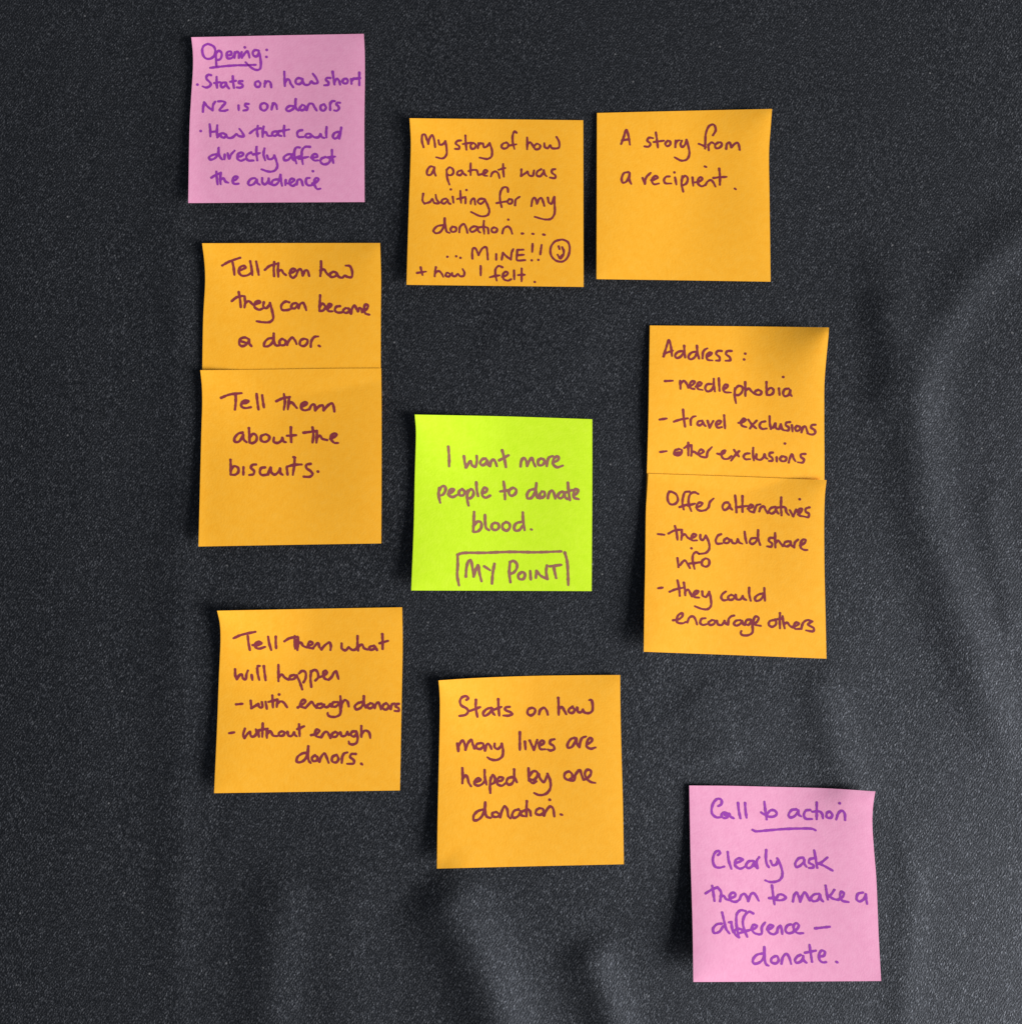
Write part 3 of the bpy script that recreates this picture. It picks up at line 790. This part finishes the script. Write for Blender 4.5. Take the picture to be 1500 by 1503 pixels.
# ---- 9 orange, what will happen
sticky_note(
    Note('orange', [(318.7, 896.6), (450, 894), (590.3, 891.5)],
         [(590.3, 891.5), (591, 946), (589.5, 1030), (588.2, 1100), (587, 1160.6)],
         [(314.3, 1164.6), (450, 1162.5), (587, 1160.6)],
         [(318.7, 896.6), (322.6, 914.3), (323.8, 936.7), (321.5, 992.7), (318.6, 1070), (314.3, 1164.6)],
         (5.5, 0.8, 2.0, 0.6, 3.2, 1.4)),
    'orange sticky note reading "Tell them what will happen with enough donors", top left corner bent', G_ORANGE,
    [((315, 890), 11.6, [
        ('w', 'Tell', '150 252,210 226,322 201;262 236,268 290,278 344;300 306,345 305,370 290,351 280,326 290,319 318,345 334,398 320;422 240,430 290,446 345;482 240,482 290,485 330'),
        ('w', 'them', '632 235,632 290,634 335;550 276,590 252,655 240;656 245,658 295,652 345;640 270,645 320;655 296,680 286,695 310,727 326;735 311,765 301,770 287,751 279,736 300,741 324,775 332;775 330,800 300,816 291,826 322,841 340;841 340,870 306,905 286,915 310,912 345', 0.12),
        ('w', 'what', '1000 293,1003 335,1030 347,1056 322;1056 322,1085 345,1115 335,1126 300;1125 235,1125 290,1130 350;1130 322,1160 301,1176 330,1202 341;1255 311,1222 320,1216 338,1245 341,1266 322;1262 318,1278 346;1320 220,1322 280,1322 336;1298 292,1365 272'),
        ('w', 'will', '162 496,165 550,176 574;176 574,200 540,214 536,226 570,245 574,252 535,263 506;292 541,298 580;336 490,340 530,352 580;340 472,358 469;388 472,395 530,402 582'),
        ('w', 'happen', '503 462,503 530,503 590;503 562,530 536,550 560,582 579;626 541,597 550,591 573,620 574,646 551;646 545,672 600,690 655;664 530,690 509,715 520,716 570,700 600;760 512,755 570,762 635;760 516,790 501,811 520,815 560,793 586;815 561,850 550,884 522,871 507,856 520,866 568,897 580;897 580,922 556,942 520,956 511,966 540,975 572', 0.12)]),
     ((315, 1010), 11.6, [
        ('d', '', '170 130,220 125'),
        ('w', 'with', '285 101,290 160;290 160,330 136,345 126;345 126,354 154,376 150,373 112;402 110,412 165;455 60,458 110,460 155;425 111,495 92;495 92,492 120,490 150;492 127,520 106,545 116,570 152;508 52', 0.08),
        ('w', 'enough', '655 155,690 131,715 107,701 92,681 110,676 143,713 158;716 158,750 121,766 111,786 140,801 158;842 126,812 131,803 149,830 159,855 141,840 123;862 131,868 150,890 150,911 126;908 128,920 148;970 111,932 116,927 143,950 149,975 127;975 115,992 170,985 210,950 228,907 224,891 210,891 196;990 66,995 120,1000 155;1000 125,1025 96,1045 106,1056 146', 0.1),
        ('w', 'donors', '1160 111,1127 121,1103 148,1116 169,1150 156,1170 122,1175 66;1175 66,1176 120,1190 156;1227 121,1202 140,1216 161,1245 150,1246 127,1226 119;1260 160,1271 126,1290 116,1301 140,1309 170;1350 121,1327 135,1326 163,1350 171,1370 150,1361 127;1385 166,1396 131,1416 121;1450 125,1427 131,1428 148,1448 160,1448 182,1418 181'),
        ('d', '', '115 357,155 350'),
        ('w', 'without', '240 320,226 370,236 394;236 394,265 356,280 346;280 346,288 380,306 384,330 360,326 326;345 345,350 385;380 280,378 330,376 385;345 335,420 320;415 325,411 360,412 395;412 367,440 341,461 375,492 380;532 341,507 355,511 376,540 374,551 352,531 339;575 346,581 374,605 379,626 351;626 351,633 370,647 381;665 286,668 340,670 380;650 325,705 302', 0.15),
        ('w', 'enough', '760 372,805 361,825 337,806 327,791 350,796 378,835 390;840 388,865 351,885 346,901 370,912 395;952 346,927 360,926 383,955 384,970 362,951 344;990 351,1001 379,1030 375,1046 346;1046 346,1056 372;1115 341,1082 346,1072 368,1095 384,1118 360;1118 350,1126 400,1115 434,1087 445,1062 440,1056 421;1155 300,1155 350,1155 386;1155 367,1185 336,1215 350,1225 395', 0.12),
        ('w', 'donors.', '730 511,692 516,651 548,649 583,685 582,720 550,738 460;738 460,735 520,742 573,756 590;791 531,767 550,776 577,805 570,810 547,790 532;825 580,841 540,865 516,881 545,898 590;961 526,927 545,926 578,955 587,975 562,965 532;1001 590,1006 540,1021 516,1045 508;1110 520,1077 521,1067 544,1096 570,1095 594,1044 598;1155 597,1162 604', 0.08)])])

# ---- 10 orange, stats on how many lives
sticky_note(
    Note('orange', [(643.7, 999), (696, 995.6), (780, 992.4), (850, 991.4), (910.2, 991)],
         [(910.2, 991), (910.7, 1046), (912.5, 1120), (914.2, 1180), (915.6, 1269)],
         [(641.4, 1275.4), (780, 1272), (915.6, 1269)],
         [(643.7, 999), (645.3, 1018), (645.7, 1046), (644.2, 1120.7), (642.3, 1210), (641.4, 1275.4)],
         (4.6, 1.4, 2.0, 1.0, 3.6, 1.4)),
    'orange sticky note reading "Stats on how many lives are helped by one donation"', G_ORANGE,
    [((640, 990), 11.6, [
        ('w', 'Stats', '240 202,256 188,235 172,205 182,189 210,200 245,240 268,254 290,235 318,185 328;315 201,313 260,326 335;268 288,348 258;435 262,397 275,371 308,381 327,415 311,442 277;442 270,446 300,462 321;490 196,492 260,498 325;445 283,515 256;580 256,547 262,547 281,590 300,600 312,575 325,530 325'),
        ('w', 'on', '756 263,727 275,721 308,745 324,775 305,780 277,756 262;811 315,821 281,850 264,870 285,880 318'),
        ('w', 'how', '962 186,965 250,965 320;966 276,990 256,1006 280,1025 314;1076 256,1047 275,1046 298,1075 304,1090 282,1076 256;1111 262,1117 295,1140 299,1156 277;1156 277,1168 300,1200 306,1228 290,1232 240,1222 202,1205 204'),
        ('w', 'many', '168 545,176 604;176 604,182 560,208 521,225 545,232 595;232 595,256 536,278 516,290 550,302 585;356 541,322 550,317 578,350 588,375 562;370 545,381 575,386 600;386 600,396 560,411 547,426 562,437 588;462 546,462 574,485 588,515 561,518 546;518 546,528 600,520 648,480 674,432 670,405 653', 0.08),
        ('w', 'lives', '660 456,660 530,660 595;700 531,705 592;738 522,770 595;770 595,786 550,797 516;815 560,845 546,850 527,831 522,813 550,821 588,862 590;932 511,902 520,897 544,926 565,930 589,900 600,880 592', 0.1),
        ('w', 'are', '1091 501,1062 510,1036 548,1037 576,1065 574,1095 532,1105 501;1105 510,1111 550,1128 573;1128 575,1136 530,1151 501,1180 490;1186 551,1216 536,1230 512,1211 502,1189 530,1186 568,1216 586,1255 576')]),
     ((640, 1110), 11.6, [
        ('w', 'helped', '208 96,210 160,208 215;210 182,235 151,250 175,258 210,276 238;300 206,331 200,350 187,336 174,311 190,306 223,335 234,370 216,386 190;383 110,385 170,398 226;432 172,425 240,428 292;427 195,448 150,463 170,460 208,430 226;480 201,520 191,526 172,501 167,483 190,486 223,520 234,546 216;600 166,567 176,556 204,571 227,600 215,616 177;615 106,618 165,636 206', 0.08),
        ('w', 'by', '728 96,730 150,731 195;733 162,765 121,795 126,798 155,770 188,735 180;733 192,760 213,790 200;808 142,820 178,848 205,878 146;878 140,900 200,898 258,865 298,812 308,774 292'),
        ('w', 'one', '1046 121,1017 135,1011 168,1040 189,1070 171,1070 142,1046 120;1055 192,1086 192,1096 150,1120 116;1120 116,1132 112,1146 150,1160 188;1160 188,1195 171,1218 142,1216 114,1187 110,1171 140,1186 178,1216 204,1252 212'),
        ('w', 'donation.', '370 421,327 436,296 473,301 507,335 500,370 461,388 366;388 366,388 430,401 478,432 488;471 441,446 450,446 473,480 480,500 462,474 440;505 481,520 430,541 396,560 420,570 475,585 490;650 421,617 431,599 468,611 487,645 475,666 437;666 437,671 465,697 475;715 356,712 420,712 476;672 440,725 420,740 435,746 470;816 411,792 425,786 453,820 464,845 446,840 417,816 411;850 470,871 425,900 397,920 412,931 476;895 345;982 460,993 464', 0.15)])])

# ---- 11 pink, call to action
sticky_note(
    Note('pink', [(1011.6, 1153.4), (1070, 1153.8), (1122, 1155), (1215, 1157.6), (1284.8, 1162)],
         [(1284.8, 1162), (1281.6, 1181.7), (1280.3, 1206), (1282.3, 1243), (1286, 1288), (1289.6, 1374), (1293.2, 1440.6)],
         [(1017.6, 1442), (1150, 1441.4), (1293.2, 1440.6)],
         [(1011.6, 1153.4), (1012.6, 1210), (1013.6, 1262), (1016.6, 1365), (1017.6, 1442)],
         (1.2, 4.2, 4.2, 1.0, 5.0, 2.0)),
    'pink sticky note at the bottom right with "Call to action" above a short line', G_PINK,
    [((1010, 1150), 11.4, [
        ('w', 'Call', '237 181,262 165,262 132,237 122,206 145,186 200,191 243,225 269,258 268;310 236,282 231,264 250,276 273,308 270,325 247;290 252,310 248;325 240,336 264,358 276;393 156,400 220,412 276;448 156,452 215,460 272'),
        ('w', 'to', '600 146,608 215,618 285;575 230,600 246,622 246;620 245,650 214,682 216,698 244,668 264,622 262'),
        ('w', 'action', '851 206,817 211,791 248,801 269,835 262,866 222;866 215,871 248,890 262;960 211,927 216,911 253,926 279,976 282;1012 152,1012 220,1012 285;978 225,1030 222,1054 240,1061 278;1116 221,1092 235,1091 266,1120 274,1135 252,1116 220;1166 286,1181 240,1208 216,1230 235,1235 290;1192 158'),
        ('u', '', '508 368,530 378,620 372,740 362,880 357,980 360,1003 371'),
        ('w', 'Clearly', '236 566,252 550,245 536,222 538,201 570,196 618,215 658,250 665,285 656;312 542,320 610,341 675;370 631,410 616,430 602,406 591,376 605,371 648,410 673,452 655;511 611,477 616,456 648,471 669,503 656,518 622;518 615,526 648,545 668;545 668,541 612,560 582;615 526,612 590,620 638,636 662;650 612,666 645,693 640,707 604;702 592,725 640,742 700,738 738,718 764,680 777,640 777,608 765', 0.1),
        ('w', 'ask', '906 586,872 591,843 633,851 659,880 651,916 612;914 602,917 638,932 658;986 591,957 600,952 625,986 646,984 664,952 668;992 528,1005 600,1016 666;1096 585,1048 624,1020 636;1030 632,1080 656,1136 688', 0.2)]),
     ((1010, 1290), 11.4, [
        ('w', 'them', '190 58,200 120,208 178;138 118,190 86,232 70;232 70,260 108,252 180;256 142,280 136,300 163,327 170;330 156,369 141,370 117,346 113,326 140,336 173,375 184,406 166;406 164,421 131,443 122,460 140,473 178;473 178,491 131,510 113,531 130,556 176'),
        ('w', 'to', '660 54,668 120,680 204;637 155,700 152;690 166,715 127,750 131,768 154,737 171,695 170', 0.2),
        ('w', 'make', '825 182,836 130,855 110,870 140,882 182;882 182,901 131,920 109,944 150,956 176;1031 121,992 126,966 158,985 179,1020 171,1038 132;1040 130,1046 163,1062 181;1082 56,1090 110,1100 166;1150 90,1127 124,1106 140;1110 138,1140 159,1182 170;1182 166,1215 146,1225 117,1206 104,1196 135,1211 173,1262 186', 0.15),
        ('w', 'a', '1376 111,1337 121,1326 163,1346 181,1380 165,1398 127;1398 125,1401 160,1408 200'),
        ('w', 'difference', '262 356,227 361,196 398,206 429,245 420,276 377;268 268,285 340,301 400,325 432;322 346,343 341;340 346,346 388,356 425;452 257,417 250,386 275,379 330,386 400,400 462;400 462,372 440,366 412,402 396,430 408;512 275,482 262,447 290,431 340,441 400,466 460;400 432,450 416,500 402;500 400,530 391,541 372,516 366,501 393,520 428,556 440;556 440,578 435,581 382,606 346;622 402,655 391,670 372,646 366,626 393,641 428,680 439,700 420;700 425,708 390,726 371,736 400,741 436;812 361,782 370,766 408,786 431,827 425;827 416,860 396,870 367,851 352,831 370,836 408,866 431,905 430', 0.08),
        ('d', '', '1000 393,1115 380'),
        ('w', 'donate.', '581 591,542 601,511 638,516 669,555 665,590 632,600 540;600 540,602 610,612 673,632 686;686 611,657 630,656 658,690 669,712 647,702 614,684 609;735 671,746 620,773 592,795 620,811 673;886 601,857 616,841 648,856 664,890 651,906 617;906 610,911 645,931 663;955 522,965 590,975 656;920 585,1005 568;1036 616,1070 606,1075 577,1051 567,1031 600,1036 643,1061 661,1086 658;1167 656,1175 661')])])
